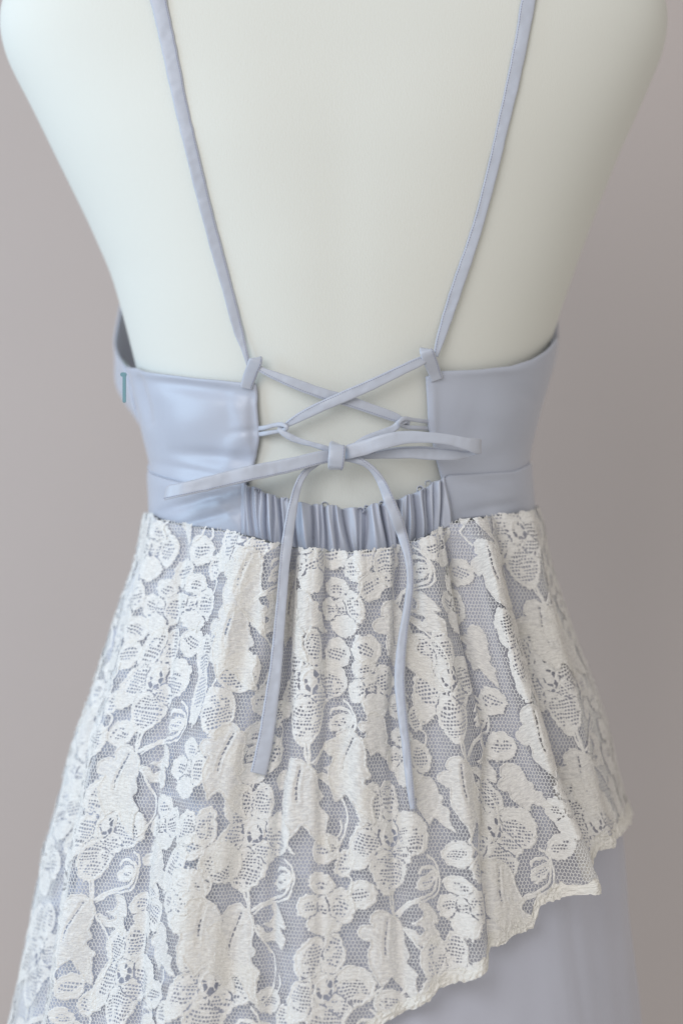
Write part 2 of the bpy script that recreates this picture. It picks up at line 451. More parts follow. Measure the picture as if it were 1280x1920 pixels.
# gathered elastic waist
GT = [(452, 905), (470, 913), (500, 925), (530, 936), (560, 943), (600, 949), (640, 955), (680, 955), (710, 947), (740, 938), (775, 925), (805, 910), (834, 893)]
GB = [(452, 1001), (500, 1012), (530, 1022), (580, 1031), (640, 1036), (700, 1033), (740, 1027), (790, 1008), (850, 979)]
nu, nv = 620, 40
pxs = np.linspace(452, 834, nu); pxb = np.linspace(452, 850, nu)
gt = np.array(GT, float); gb = np.array(GB, float)
def smoothtab(x, tab, w=14):
    xs = np.arange(tab[0, 0] - 60, tab[-1, 0] + 60, 2.0); ys = np.interp(xs, tab[:, 0], tab[:, 1])
    k = np.exp(-(np.arange(-40, 41, 2.0) / w) ** 2); k /= k.sum()
    ys = np.convolve(np.pad(ys, 20, mode='edge'), k, 'valid')
    return np.interp(x, xs, ys)
pyt = smoothtab(pxs, gt); pyb = smoothtab(pxb, gb)
vt = [452, 474, 500, 528, 556, 583, 612, 640, 684, 712, 742, 771, 797, 818, 836]   # valleys at the top
vb = [452, 478, 508, 531, 560, 590, 612, 660, 684, 722, 746, 775, 800, 822, 846]   # and at the bottom
tv = np.linspace(0, 1, nv)
G = np.zeros((nu, nv, 3))
rng = np.random.RandomState(4)
amp = np.array([.0034, .0050, .0062, .0050, .0066, .0048, .0064, .0060, .0070, .0056, .0062, .0054, .0046, .0040])
for j, t in enumerate(tv):
    px = pxb + (pxs - pxb) * t; py = pyb + (pyt - pyb) * t
    val = np.array(vb) + (np.array(vt) - np.array(vb)) * t + 2.5 * np.sin(np.arange(15) * 2.3 + 3 * t)
    k = np.clip(np.searchsorted(val, px) - 1, 0, 13)
    w = (px - val[k]) / (val[k + 1] - val[k]); wd = np.minimum(val[k + 1] - val[k], 26)
    w = np.clip(w, 0, 1)
    sk = 0.5 + .28 * np.sin(k * 1.7)
    w2 = np.where(w < sk, w / sk * .5, .5 + (w - sk) / (1 - sk) * .5)
    prof = np.sin(np.pi * w2) ** (.55 + .25 * np.sin(k * 2.9))
    sub = (.16 * np.sin(w * 9 + k * 2 + 2 * t) - .38 * np.exp(-((w - .5 - .22 * np.sin(k * 3.1) - .12 * t) / .07) ** 2) * (np.sin(k * 1.3) > -.2)) * np.sin(np.pi * w)
    env = .72 + .28 * np.sin(np.pi * t) + .25 * t ** 6
    edge = sstep(0, 14, px - 452) * sstep(0, 12, pxb[-1] + (pxs[-1] - pxb[-1]) * t - px)
    h = (prof + sub) * amp[k] * 1.5 * (wd / 24) ** .5 * env * edge
    h = np.convolve(np.pad(h, 2, mode='edge'), [.1, .2, .4, .2, .1], 'valid')
    top_b = (np.sin(np.pi * w) ** .8) * (t ** 8) * np.array([4, 8, 5, 7, 4, 5, 8, 5, 9, 6, 5, 5, 7, 5])[k] * .75
    th, z = wing.inv(px, py)
    P = wing.pos(th, z, 0.0012 + h)
    P[:, 2] += top_b * S
    P[:, 1] += (t ** 10) * .0025 * (1 - prof * .5)
    G[:, j] = P
nG = wrap_normals(G)
V, F = solid(G, .001, nG)
gw = part("gathered_waist", V, F, M_SATIN); trees_dress.append(bvh_of(V, F))
gw["label"] = "elastic gathered centre of the waistband"
# small curled ruffle ends of the gather
def tube(pts, rad, n=8):
    pts = np.array(pts, float); m = len(pts)
    T = np.gradient(pts, axis=0); T /= np.linalg.norm(T, axis=1, keepdims=True)
    ref = np.array([0, 1., 0.1]); U = np.cross(T, ref); U /= np.linalg.norm(U, axis=1, keepdims=True)
    W = np.cross(T, U)
    a = np.linspace(0, 2 * np.pi, n, endpoint=False)
    rad = np.broadcast_to(rad, (m,))
    V = pts[:, None] + rad[:, None, None] * (U[:, None] * np.cos(a)[None, :, None] + W[:, None] * np.sin(a)[None, :, None])
    F = []
    for i in range(m - 1):
        for j in range(n): F.append((i * n + j, i * n + (j + 1) % n, (i + 1) * n + (j + 1) % n, (i + 1) * n + j))
    F.append(tuple(range(n))[::-1]); F.append(tuple((m - 1) * n + j for j in range(n)))
    return V.reshape(-1, 3), F
for cxp, cyp, r, d in [(480, 918, 7, 1), (535, 936, 6, 1), (608, 945, 8, 1), (676, 957, 8, -1), (686, 950, 6, 1), (716, 943, 5, -1), (788, 915, 6, -1), (803, 905, 6, -1), (463, 906, 5, 1)]:
    P0 = np.array(cast(cxp, cyp + 3, trees_dress + [body_tree]))
    a = np.linspace(-2.6, 2.4, 18) * d
    rr = r * S * (.55 + .45 * np.linspace(0, 1, 18))
    depth = np.linspace(-.001, .003, 6)
    ring = np.stack([P0[0] + rr * np.sin(a), np.full(18, P0[1]), P0[2] + 2 * S + rr * np.cos(a) * .8], -1)
    Pg = ring[:, None] + np.array([0, 1, -.25])[None, None] * depth[None, :, None]
    V, F = solid(Pg, .0005, grid_normals(Pg))
    part("ruffle_curl", V, F, M_SATIN, parent=gw)

# ------------------------------------------------------------------ skirt folds
def path_fn(pts):
    p = np.array(pts, float); th, z = skirt.inv(p[:, 0], p[:, 1]); o = np.argsort(z)
    return lambda zz: np.interp(zz, z[o], th[o])
# path, width left px, width right px, height mm at the top, at the bottom
FOLDS = [
    ([(480, 1010), (445, 1180), (420, 1350), (395, 1520), (372, 1700), (355, 1920)], 46, 30, 9, 9),
    ([(520, 1020), (500, 1180), (455, 1400), (430, 1600), (410, 1800), (400, 1920)], 22, 14, 6, 4),
    ([(548, 1036), (545, 1120), (538, 1300), (535, 1420), (520, 1600)], 9, 9, -7, -2),
    ([(590, 1040), (590, 1250), (600, 1500), (610, 1800)], 26, 26, 4, 2),
    ([(610, 1040), (612, 1100), (610, 1180), (612, 1300)], 7, 7, -5, 0),
    ([(672, 1040), (675, 1200), (670, 1400), (665, 1700)], 30, 34, 5, 4),
    ([(745, 1030), (742, 1200), (734, 1330), (738, 1420), (740, 1600)], 9, 10, -6, -1),
    ([(800, 1015), (830, 1250), (850, 1450), (875, 1650), (890, 1850)], 26, 22, 5, 7),
    ([(842, 1000), (868, 1150), (895, 1280), (920, 1400), (900, 1600), (915, 1800)], 10, 8, -6, -2),
    ([(875, 985), (900, 1120), (940, 1280), (985, 1430), (1030, 1550), (1065, 1650), (1090, 1800)], 16, 40, 11, 13),
    ([(955, 1080), (985, 1200), (1020, 1340), (1050, 1500), (1085, 1620), (1120, 1800)], 12, 16, -5, -9),
    ([(985, 975), (1025, 1200), (1070, 1350), (1100, 1500), (1130, 1600), (1160, 1800)], 30, 30, 3, 6),
    ([(300, 980), (262, 1150), (215, 1350), (175, 1550), (150, 1750), (120, 1920)], 30, 26, 3, 6),
    ([(345, 995), (320, 1200), (300, 1400), (275, 1600), (255, 1900)], 14, 14, -2, -4),
    ([(265, 990), (200, 1250), (140, 1500), (100, 1700), (70, 1900)], 14, 14, -2, -5),
    ([(640, 1400), (655, 1600), (690, 1900)], 26, 26, -1, -4),
    ([(760, 1450), (775, 1650), (790, 1880)], 26, 26, 2, 5),
    ([(540, 1500), (560, 1700), (570, 1920)], 30, 30, 1, 5),
]
FN = [(path_fn(p), wl_, wr_, a, b) for p, wl_, wr_, a, b in FOLDS]
zTop = (960 - 1000) * S * 1.0; zBot = (960 - 1920) * S
_pl = skirt.inv(np.array(vb, float), np.full(15, 1030.0))[0]
def fold(th, z, soft=1.0):
    th = np.asarray(th, float); z = np.asarray(z, float)
    k = np.clip((zTop - z) / (zTop - zBot), 0, 1.3)
    rho = skirt.metric(np.clip(th, -1.5, 1.5), z) / S
    h = 0
    for f, wl_, wr_, a, b in FN:
        x = (th - f(z)) * rho
        w = np.where(x < 0, wl_, wr_) * (1 + .35 * k) * soft
        h = h + .00175 * (a + (b - a) * k) * np.exp(-(x / w) ** 2)
    # tight pleats just under the gather, fading out downwards
    idx = np.clip(np.searchsorted(_pl, th) - 1, 0, 13)
    w = np.clip((th - _pl[idx]) / (_pl[idx + 1] - _pl[idx]), 0, 1)
    ins = (th > _pl[0]) & (th < _pl[-1])
    h = h + np.where(ins, (np.sin(np.pi * w) ** .8 - .5) * .0013, 0) * np.exp(-k / .13)
    # broad ripples round the whole skirt
    h = h + .0022 * k * (np.sin(th * 17 + 1.2 + 1.5 * np.sin(z * 7)) + .6 * np.sin(th * 29 + z * 6))
    return h * sstep(-.02, .07, k + .04)

# seam between waistband and skirt
TOPL = [(266, 968), (284, 963), (300, 973), (340, 985), (400, 993), (460, 1003), (500, 1014), (530, 1024), (580, 1033), (640, 1037), (700, 1034), (740, 1028), (790, 1009), (850, 980), (900, 971), (950, 967), (1001, 958), (1012, 954)]
tth_, tz_ = skirt.inv(*np.array(TOPL, float).T)
tth_ = np.concatenate([[-3.2], tth_, [3.2]]); tz_ = np.concatenate([[tz_[0]], tz_, [tz_[-1]]])


# under skirt
zs = np.linspace((960 - 2240) * S * 1.05, (960 - 985) * S * 1.03, 260)
ts = np.linspace(-math.pi, math.pi, 900, endpoint=False)
TH, ZS = np.meshgrid(ts, zs, indexing='ij')
_seam = np.interp(TH, tth_, tz_) - 2 * S
_zl = zs[0]; ZS = _zl + (ZS - _zl) * (_seam - _zl) / (zs[-1] - _zl)
kk = np.clip((zTop - ZS) / (zTop - zBot), 0, 1.3)
_lo = sstep((960 - 1480) * S, (960 - 1640) * S, ZS) * sstep(.1, .5, TH)
hu = (.66 - .62 * _lo) * fold(TH, ZS, 1.15) + .0014 * np.sin(TH * 41 + 2 * np.sin(ZS * 11)) * kk ** .5 * (1 - .85 * _lo)
hu = hu + sstep((960 - 1480) * S, (960 - 1560) * S, ZS) * sstep(.55, .8, TH) * .0008 * np.sin(TH * 11 + ZS * 3)
# seam dips at the centre back: raise the top edge to sit just inside the waistband
PU = under.pos(TH, ZS, hu + .0035)
V = PU.reshape(-1, 3); F = gridfaces(900, 260, True)
us = part("underskirt", V, F, M_SKIRT); under_tree = bvh_of(V, F)
us["label"] = "plain lavender grey satin underskirt"

# lace outer surface, for putting ribbons on it
PLc = skirt.pos(TH[::2, ::2], ZS[::2, ::2], fold(TH[::2, ::2], ZS[::2, ::2]) + .0016)
lace_tree = bvh_of(PLc, gridfaces(450, 130, True))

# ------------------------------------------------------------------ lace
lace = bpy.data.objects.new("lace_overskirt", None); C.objects.link(lace); lace.parent = dress
lace["label"] = "cream floral lace overskirt with slanting scalloped hem"

HEM = [(1190, 1512), (1182, 1530), (1165, 1556), (1132, 1584), (1108, 1592), (1103, 1612), (1100, 1640), (1075, 1666), (1045, 1683), (1010, 1700), (1005, 1722), (1000, 1742), (955, 1760),
       (915, 1778), (907, 1792), (900, 1812), (862, 1838), (818, 1852), (800, 1872), (760, 1893), (710, 1925), (640, 1970), (500, 2040), (300, 2100), (60, 2160)]
hth, hz = skirt.inv(*np.array(HEM, float).T)
o = np.argsort(hth); hth = hth[o]; hz = hz[o]
hth = np.concatenate([[-3.2], hth, [3.2]]); hz = np.concatenate([[hz[0]], hz, [hz[-1]]])
RHO = 470.0                       # px per radian for the net's own grid
CU, CV = 1.6, 1.6
UU = int(2 * 1.95 * RHO / CU) + 2; VV = int(1250 / CV)
cover = np.zeros((UU, VV), bool)
def cover_idx(th, z):
    iu = ((th + 1.95) * RHO / CU).astype(int); iv = ((zTop + 60 * S - z) / S / CV).astype(int)
    ok = (iu >= 0) & (iu < UU) & (iv >= 0) & (iv < VV)
    return iu, iv, ok

# lengths measured along the folded cloth, so the pattern goes round the folds without stretching
_tg = np.linspace(-2.05, 2.05, 1700); _zg = np.linspace(zBot - .05, zTop + .05, 150)
_TT, _ZZ = np.meshgrid(_tg, _zg, indexing='ij')
_PP = skirt.pos(_TT, _ZZ, fold(_TT, _ZZ)); _dd = np.linalg.norm(np.diff(_PP, axis=0)[..., :2], axis=-1)
ARC = np.vstack([np.zeros((1, 150)), np.cumsum(_dd, 0)]); ARC -= ARC[850]
_sg = np.linspace(ARC.min(), ARC.max(), 2600)
INV = np.stack([np.interp(_sg, ARC[:, j], _tg) for j in range(150)], 1)
def bil(T, a, b):
    a = np.clip(a, 0, T.shape[0] - 1.001); b = np.clip(b, 0, T.shape[1] - 1.001)
    i = a.astype(int); j = b.astype(int); fa = a - i; fb = b - j
    return (T[i, j] * (1 - fa) + T[i + 1, j] * fa) * (1 - fb) + (T[i, j + 1] * (1 - fa) + T[i + 1, j + 1] * fa) * fb
def th2s(th, z): return bil(ARC, (th - _tg[0]) / (_tg[1] - _tg[0]), (z - _zg[0]) / (_zg[1] - _zg[0]))
def s2th(s_, z): return bil(INV, (s_ - _sg[0]) / (_sg[1] - _sg[0]), (z - _zg[0]) / (_zg[1] - _zg[0]))

def msquares(f, h, xs, ys):
    """marching squares: keep f>0. returns verts (x,y,h) and face arrays"""
    nx, ny = f.shape
    ins = f > 0
    if not ins.any(): return None
    vid = -np.ones(f.shape, int); vid[ins] = np.arange(ins.sum())
    X, Y = np.meshgrid(xs, ys, indexing='ij')
    verts = [np.stack([X[ins], Y[ins], h[ins]], -1)]; cnt = ins.sum()
    hx = ins[:-1] != ins[1:]; hid = -np.ones(hx.shape, int); hid[hx] = cnt + np.arange(hx.sum()); cnt += hx.sum()
    t = (f[:-1] / (f[:-1] - f[1:] + 1e-12))[hx]; t = np.clip(t, .03, .97)
    verts.append(np.stack([X[:-1][hx] + t * (X[1:][hx] - X[:-1][hx]), Y[:-1][hx], np.where(ins[:-1][hx], h[:-1][hx], h[1:][hx])], -1))
    vy = ins[:, :-1] != ins[:, 1:]; wid = -np.ones(vy.shape, int); wid[vy] = cnt + np.arange(vy.sum()); cnt += vy.sum()
    t = (f[:, :-1] / (f[:, :-1] - f[:, 1:] + 1e-12))[vy]; t = np.clip(t, .03, .97)
    verts.append(np.stack([X[:, :-1][vy], Y[:, :-1][vy] + t * (Y[:, 1:][vy] - Y[:, :-1][vy]), np.where(ins[:, :-1][vy], h[:, :-1][vy], h[:, 1:][vy])], -1))
    a, b, c, d = ins[:-1, :-1], ins[1:, :-1], ins[1:, 1:], ins[:-1, 1:]
    code = a * 1 + b * 2 + c * 4 + d * 8
    A, B, Cc, Dd = vid[:-1, :-1], vid[1:, :-1], vid[1:, 1:], vid[:-1, 1:]
    E0, E1, E2, E3 = hid[:, :-1], wid[1:, :], hid[:, 1:], wid[:-1, :]
    ring = [A, E0, B, E1, Cc, E2, Dd, E3]
    out = {3: [], 4: [], 5: []}
    for k in range(1, 16):
        m = code == k
        if not m.any(): continue
        bits = [(k >> q) & 1 for q in range(4)]
        if k in (5, 10):
            for q in range(4):
                if bits[q]: out[3].append(np.stack([ring[2 * q][m], ring[(2 * q + 1) % 8][m], ring[(2 * q - 1) % 8][m]], -1))
            continue
        seq = []
        for q in range(4):
            if bits[q]: seq.append(2 * q)
            if bits[q] != bits[(q + 1) % 4]: seq.append(2 * q + 1)
        out[len(seq)].append(np.stack([ring[q][m] for q in seq], -1))
    F = [np.vstack(v) for v in out.values() if v]
    return np.vstack(verts), F

def ellf(X, Y, cx, cy, rx, ry, ang=0, taper=0.0):
    c, s = math.cos(ang), math.sin(ang)
    x = (X - cx) * c + (Y - cy) * s; y = -(X - cx) * s + (Y - cy) * c
    x = x / (1 + taper * y / ry + 1e-9) if taper else x
    r = np.hypot(x / rx, y / ry)
    return (1 - r) * min(rx, ry), x, y

def polyf(X, Y, P):
    P = np.array(P, float); n = len(P)
    d = np.full(X.shape, 1e9); ins = np.zeros(X.shape, bool)
    for i in range(n):
        a, b = P[i], P[(i + 1) % n]
        e = b - a; L = (e ** 2).sum() + 1e-9
        t = np.clip(((X - a[0]) * e[0] + (Y - a[1]) * e[1]) / L, 0, 1)
        d = np.minimum(d, np.hypot(X - a[0] - t * e[0], Y - a[1] - t * e[1]))
        cr = ((a[1] > Y) != (b[1] > Y)) & (X < (b[0] - a[0]) * (Y - a[1]) / (b[1] - a[1] + 1e-12) + a[0])
        ins ^= cr
    return np.where(ins, d, -d)

def linef(X, Y, P, w):
    P = np.array(P, float); d = np.full(X.shape, 1e9)
    for i in range(len(P) - 1):
        a, b = P[i], P[i + 1]; e = b - a; L = (e ** 2).sum() + 1e-9
        t = np.clip(((X - a[0]) * e[0] + (Y - a[1]) * e[1]) / L, 0, 1)
        d = np.minimum(d, np.hypot(X - a[0] - t * e[0], Y - a[1] - t * e[1]))
    return w - d

def smooth_poly(P, closed=True, n=6):
    P = [np.array(p, float) for p in P]; out = []; m = len(P)
    for i in range(m if closed else m - 1):
        if closed: p0, p1, p2, p3 = P[(i - 1) % m], P[i], P[(i + 1) % m], P[(i + 2) % m]
        else: p0, p1, p2, p3 = P[max(i - 1, 0)], P[i], P[i + 1], P[min(i + 2, m - 1)]
        for k in range(n):
            t = k / n
            out.append(.5 * ((2 * p1) + (-p0 + p2) * t + (2 * p0 - 5 * p1 + 4 * p2 - p3) * t * t + (-p0 + 3 * p1 - 3 * p2 + p3) * t ** 3))
    if not closed: out.append(P[-1])
    return out

def ladder(X, Y, inner, seed, px=6.6, py=6.3):
    """positive where thread, negative in little rectangular holes, only where inner>0"""
    Xw = X + 2.2 * vnoise(X / 12, Y / 9, seed + 9); Yw = Y + 2.6 * vnoise(X / 16, Y / 14, seed + 4)
    row = np.floor(Yw / py)
    fx = np.abs((Xw / px + .45 * np.sin(row * 2.1)) % 1 - .5) * px; fy = np.abs((Yw / py) % 1 - .5) * py
    hole = np.maximum(fx - 2.35, fy - 1.75)
    skip = vnoise(X / 9, Y / 8, seed + 31) > .48
    hole = np.where(skip, 2.0, hole)
    return np.maximum(hole, -inner)

def petals_field(X, Y, pet, seed, ring=None, rag=2.6):
    fs = []; lad = np.full(X.shape, 9.0)
    H = np.zeros(X.shape); best = np.full(X.shape, -99.0)
    for q, (cx, cy, rx, ry, ang, tp, (ix, iy, irx, iry)) in enumerate(pet):
        f, x, y = ellf(X, Y, cx, cy, rx + 2.5, ry + 2.5, math.radians(ang), tp)
        f = f + 1.5 * vnoise(X / 7, Y / 1.9, seed + q + 23) + rag * vnoise(X / 7.5, Y / 7.5, seed + q) + 1.2 * vnoise(X / 3.2, Y / 3.2, seed + q + 50)
        fs.append(f)
        g, _, _ = ellf(X, Y, cx + ix, cy + iy, irx * 1.42, iry * 1.34, math.radians(ang))
        g = np.minimum(g + 2.5 * vnoise(X / 8, Y / 6, seed + q + 70), f - 6.5)
        hh = .35 + .6 * np.exp(-((f - 2.6) / 2.0) ** 2) + .35 * sstep(2, 11, f) - .28 * sstep(-2, 3, g)
        m = f > best
        H = np.where(m, hh, H); lad = np.where(m, ladder(X, Y, g, seed + q * 3), lad)
        best = np.maximum(best, f)
    fs = np.sort(np.array(fs), 0)
    outer = best.copy()
    F = best
    if len(pet) > 1:
        gap = (fs[-1] - fs[-2])
        dash = np.where(vnoise(X / 3.4, Y / 3.4, seed + 90) > -.25, 2.3, -1.5)
        F = np.where(fs[-2] > 1.5, np.minimum(F, gap * .9 - dash), F)
        H = H - .3 * np.exp(-(gap / 2.5) ** 2) * (fs[-2] > 0)
    F = np.minimum(F, lad)
    if ring is not None:
        rx, ry, r0 = ring
        d = np.hypot((X - rx) * 1.15, Y - ry) + 2.5 * vnoise(X / 8, Y / 8, seed + 60)
        aa = np.arctan2(Y - ry, X - rx)
        hole = np.abs(d - r0) - 4.0 - 1.5 * vnoise(aa * 1.3, aa * 0, seed + 61)
        hole = hole + 5.0 * (np.cos(aa * 6 + seed) > .80) + 5.0 * (np.abs(aa + 2.2) < .7)
        F = np.minimum(F, hole)
        H = H + .5 * np.exp(-((d - r0 - 6) / 2.2) ** 2)
        H = H + .3 * np.exp(-(d / 6) ** 2)
    H = H + .12 * vnoise(X / 2.6, Y / 2.2, seed + 17) + .10 * vnoise(X / 9, Y / 1.9, seed + 18)
    return F, outer, H

def leaf_field(X, Y, P, vein, seed):
    Xw = X + 1.6 * vnoise(X / 9, Y / 9, seed); Yw = Y + 1.6 * vnoise(X / 9, Y / 9, seed + 3)
    f = polyf(Xw, Yw, smooth_poly(P, True, 4)) + 1.2 + .9 * vnoise(X / 3, Y / 3, seed + 5) + 1.0 * vnoise(X / 6, Y / 1.9, seed + 6)
    H = .40 + .75 * np.exp(-((f - 2.2) / 1.6) ** 2) + .45 * sstep(2, 16, f)
    H = H + .20 * vnoise(X / 6, Y / 7, seed + 7) + .10 * vnoise(X / 2.5, Y / 2.5, seed + 8)
    F = f
    if vein:
        v = smooth_poly(vein, False, 6)
        g = linef(X, Y, v, 0.0)                       # -distance
        w = 1.6 + 1.3 * vnoise(X / 4.5, Y / 4.5, seed + 11)
        dash = np.where(((Y + 30) % 9.5) < 2.0, 3.0, 0.0)
        F = np.minimum(F, -g - w + dash)
        H = H - .35 * np.exp(-((-g - 1) / 3.5) ** 2) + .25 * np.exp(-((-g - 7) / 3) ** 2)
    return F, f, H

# --- one repeat of the pattern, in px round the flower's ring (read off the sharpest repeat)
cv = lambda pts: [((x - 584) / 2.56, (y - 290) / 2.56) for x, y in pts]
FLOWER = [
    (6, -60, 22, 35, -6, .1, (0, -4, 12, 20)), (-38, -52, 26, 36, 12, .1, (4, 4, 12, 24)), (50, -4, 40, 36, 8, 0, (-4, 12, 24, 18)),
    (-50, 24, 25, 50, 24, -.1, (4, -10, 14, 24)), (-2, 64, 36, 44, 4, -.28, (0, 2, 22, 24)), (22, 24, 30, 28, 0, 0, (2, 6, 14, 10)), (0, 0, 30, 30, 0, 0, (99, 99, 1, 1))]
L1 = cv([(600, 652), (560, 630), (508, 640), (482, 682), (500, 702), (448, 710), (418, 745), (448, 784), (482, 792), (468, 850), (490, 905), (528, 965), (545, 990), (578, 955), (602, 952), (642, 992), (700, 1034), (752, 1056), (730, 1000), (722, 945), (734, 915), (690, 885), (672, 862), (694, 832), (668, 792), (660, 740), (645, 690), (618, 660)])
V1 = cv([(572, 672), (560, 740), (552, 800), (555, 850)])
L2 = cv([(735, 606), (782, 602), (830, 642), (852, 690), (820, 694), (862, 742), (852, 792), (800, 774), (752, 782), (704, 755), (664, 712), (690, 714), (722, 730), (742, 742), (772, 720), (738, 706), (706, 694), (738, 682), (756, 650)])
BUD1 = [(-125, 35, 28, 25, -12, 0, (0, 0, 15, 8))]
BUD2 = [(-84, 62, 16, 22, 10, 0, (0, 0, 11, 14))]
SFL = [(-127, 96, 26, 17, 10, 0, (4, 4, 10, 7)), (-94, 134, 25, 30, -10, 0, (2, 0, 11, 14)), (-152, 136, 22, 20, 0, 0, (2, 0, 9, 7)), (-122, 164, 30, 22, 10, 0, (99, 99, 1, 1)), (-122, 136, 17, 16, 0, 0, (0, 4, 9, 7))]
SCR = [cv([(628, 648), (680, 606), (720, 585), (762, 566), (820, 545), (846, 510), (852, 470), (836, 436), (800, 424), (756, 428), (742, 450)]),
       cv([(640, 660), (700, 606), (790, 580), (850, 555), (868, 500), (862, 455), (840, 405), (800, 380)]),
       cv([(612, 655), (660, 720), (730, 782), (800, 850), (824, 905), (820, 950), (800, 1010), (775, 1040)]),
       cv([(600, 560), (606, 600), (612, 650)]), cv([(580, 560), (592, 610), (606, 650)]),
       cv([(380, 500), (405, 520), (400, 560), (378, 590), (350, 600)]), cv([(290, 780), (300, 740), (310, 720)]),
       cv([(330, 250), (336, 300), (320, 330)]), cv([(545, 990), (520, 1020), (535, 1050), (560, 1080)])]
SBUD = [(82, 78, 24, 12, -24, 0, (0, 0, 15, 4))]

def lay(name, kind, field, bbox, th0, z0, step=1.15, base=0.0, mat=None, seed=0, rot=0.0):
    sdw = round(th0 * 1000) % 97 + round(z0 * 1000) % 53
    x0, x1, y0, y1 = bbox
    xs = np.arange(x0, x1 + step, step); ys = np.arange(y0, y1 + step, step)
    X, Y = np.meshgrid(xs, ys, indexing='ij')
    F, outer, H = field(X, Y)
    rho = float(skirt.metric(min(max(th0, -1.5), 1.5), z0))
    c, s = math.cos(rot), math.sin(rot)
    def tr(x, y):
        x, y = x + 7 * vnoise(x / 70, y / 70, sdw), y + 7 * vnoise(x / 70, y / 70, sdw + 1)
        xx = c * x - s * y; yy = s * x + c * y
        zq = z0 - yy * S
        return s2th(th2s(np.full(np.shape(xx), float(th0)), zq) + xx * S, zq), zq
    TH, Z = tr(X, Y)
    clip = np.minimum((Z - np.interp(TH, hth, hz)) / S - 3, (np.interp(TH, tth_, tz_) - Z) / S + 5 + 2.5 * vnoise(TH * 40, TH * 0, 2) + 1.5 * vnoise(TH * 130, TH * 0, 3))
    F = np.minimum(F, clip)
    F[0] = F[-1] = -1; F[:, 0] = F[:, -1] = -1
    if (F > 0).sum() < 60: return None
    m = (outer > .3) & (clip > 0)
    iu, iv, ok = cover_idx(TH[m], Z[m]); cover[iu[ok], iv[ok]] = True
    r = msquares(F, H, xs, ys)
    if r is None: return None
    V, Fc = r
    th, z = tr(V[:, 0], V[:, 1])
    P = skirt.pos(th, z, fold(th, z) + base + V[:, 2] * .00105)
    return part(name, P, Fc, mat or (M_LEAF if "leaf" in name else M_LACE), parent=lace, uv=V[:, :2])

ROWS = [(710, [600, 350, 860]), (995, [725, 475, 232, 965]), (1279, [582, 832, 296, 1030, 128]), (1565, [728, 477, 930, 205, 1110, 62]), (1850, [615, 845, 402, 232, 60, 1130])]
LACE_SEED = 0
for ri, (py, lst) in enumerate(ROWS):
    thr = [float(skirt.inv(p, max(py, 970.0))[0]) for p in lst]
    z0 = float(skirt.inv(640., float(max(py, 970.0)))[1]) if py > 900 else (960 - 710) * S
    # carry the repeat on round the sides out of view
    r_side = float(skirt.metric(0.9, z0)); stp = 250 * S / r_side
    thr = sorted(thr)
    while thr[-1] + stp < 1.75: thr.append(thr[-1] + stp)
    while thr[0] - stp > -1.75: thr.insert(0, thr[0] - stp)
    for ci, th0 in enumerate(thr):
        if abs(th0) < 1.2:
            zz0 = z0
        else: zz0 = z0
        LACE_SEED += 7; sd = LACE_SEED
        rot = math.radians(4 * math.sin(sd)) - th0 * .06
        b = .00008 * (sd % 5)
        st = 1.1 if abs(th0) < 1.0 else 1.6
        lay("lace_flower", 0, lambda X, Y: petals_field(X, Y, FLOWER, sd, (0, 0, 14)), (-95, 98, -105, 125), th0, zz0, st, .0004 + b, seed=sd, rot=rot)
        lay("lace_leaf", 0, lambda X, Y: leaf_field(X, Y, L1, V1, sd), (-72, 75, 128, 306), th0, zz0, st, .0007 + b, seed=sd, rot=rot)
        lay("lace_leaf", 0, lambda X, Y: leaf_field(X, Y, L2, None, sd + 2), (25, 116, 116, 204), th0, zz0, st, .0003 + b, seed=sd, rot=rot)
        lay("lace_bud", 0, lambda X, Y: petals_field(X, Y, BUD1, sd + 3), (-160, -90, 2, 70), th0, zz0, st, .0003 + b, rot=rot)
        lay("lace_bud", 0, lambda X, Y: petals_field(X, Y, BUD2, sd + 4), (-108, -60, 32, 94), th0, zz0, st, .0003 + b, rot=rot)
        lay("lace_bud", 0, lambda X, Y: petals_field(X, Y, SBUD, sd + 6), (50, 112, 55, 102), th0, zz0, st, .0003 + b, rot=rot)
        lay("lace_blossom", 0, lambda X, Y: petals_field(X, Y, SFL, sd + 5), (-180, -62, 72, 194), th0, zz0, st, .0005 + b, rot=rot)
        for grp in ((0, 1, 2, 3, 4), (5,), (6,), (7,), (8,)):
          def scr(X, Y):
            Xw = X + 1.5 * vnoise(X / 8, Y / 8, sd + 1); Yw = Y + 1.5 * vnoise(X / 8, Y / 8, sd + 2)
            f = np.full(X.shape, -99.)
            for q in grp: f = np.maximum(f, linef(Xw, Yw, smooth_poly(SCR[q], False, 5), 3.0 if q in (0, 3) else 2.2))
            f = f + .7 * vnoise(X / 2.8, Y / 2.8, sd)
            return f, f, .35 + .10 * np.clip(f, 0, 4) + .22 * vnoise(X / 2.4, Y / 2.4, sd)
          xa = [p for q in grp for p in SCR[q]]
          lay("lace_cord", 0, scr, (min(p[0] for p in xa) - 9, max(p[0] for p in xa) + 9, min(p[1] for p in xa) - 9, max(p[1] for p in xa) + 9), th0, zz0, st, .0009 + b, rot=rot)

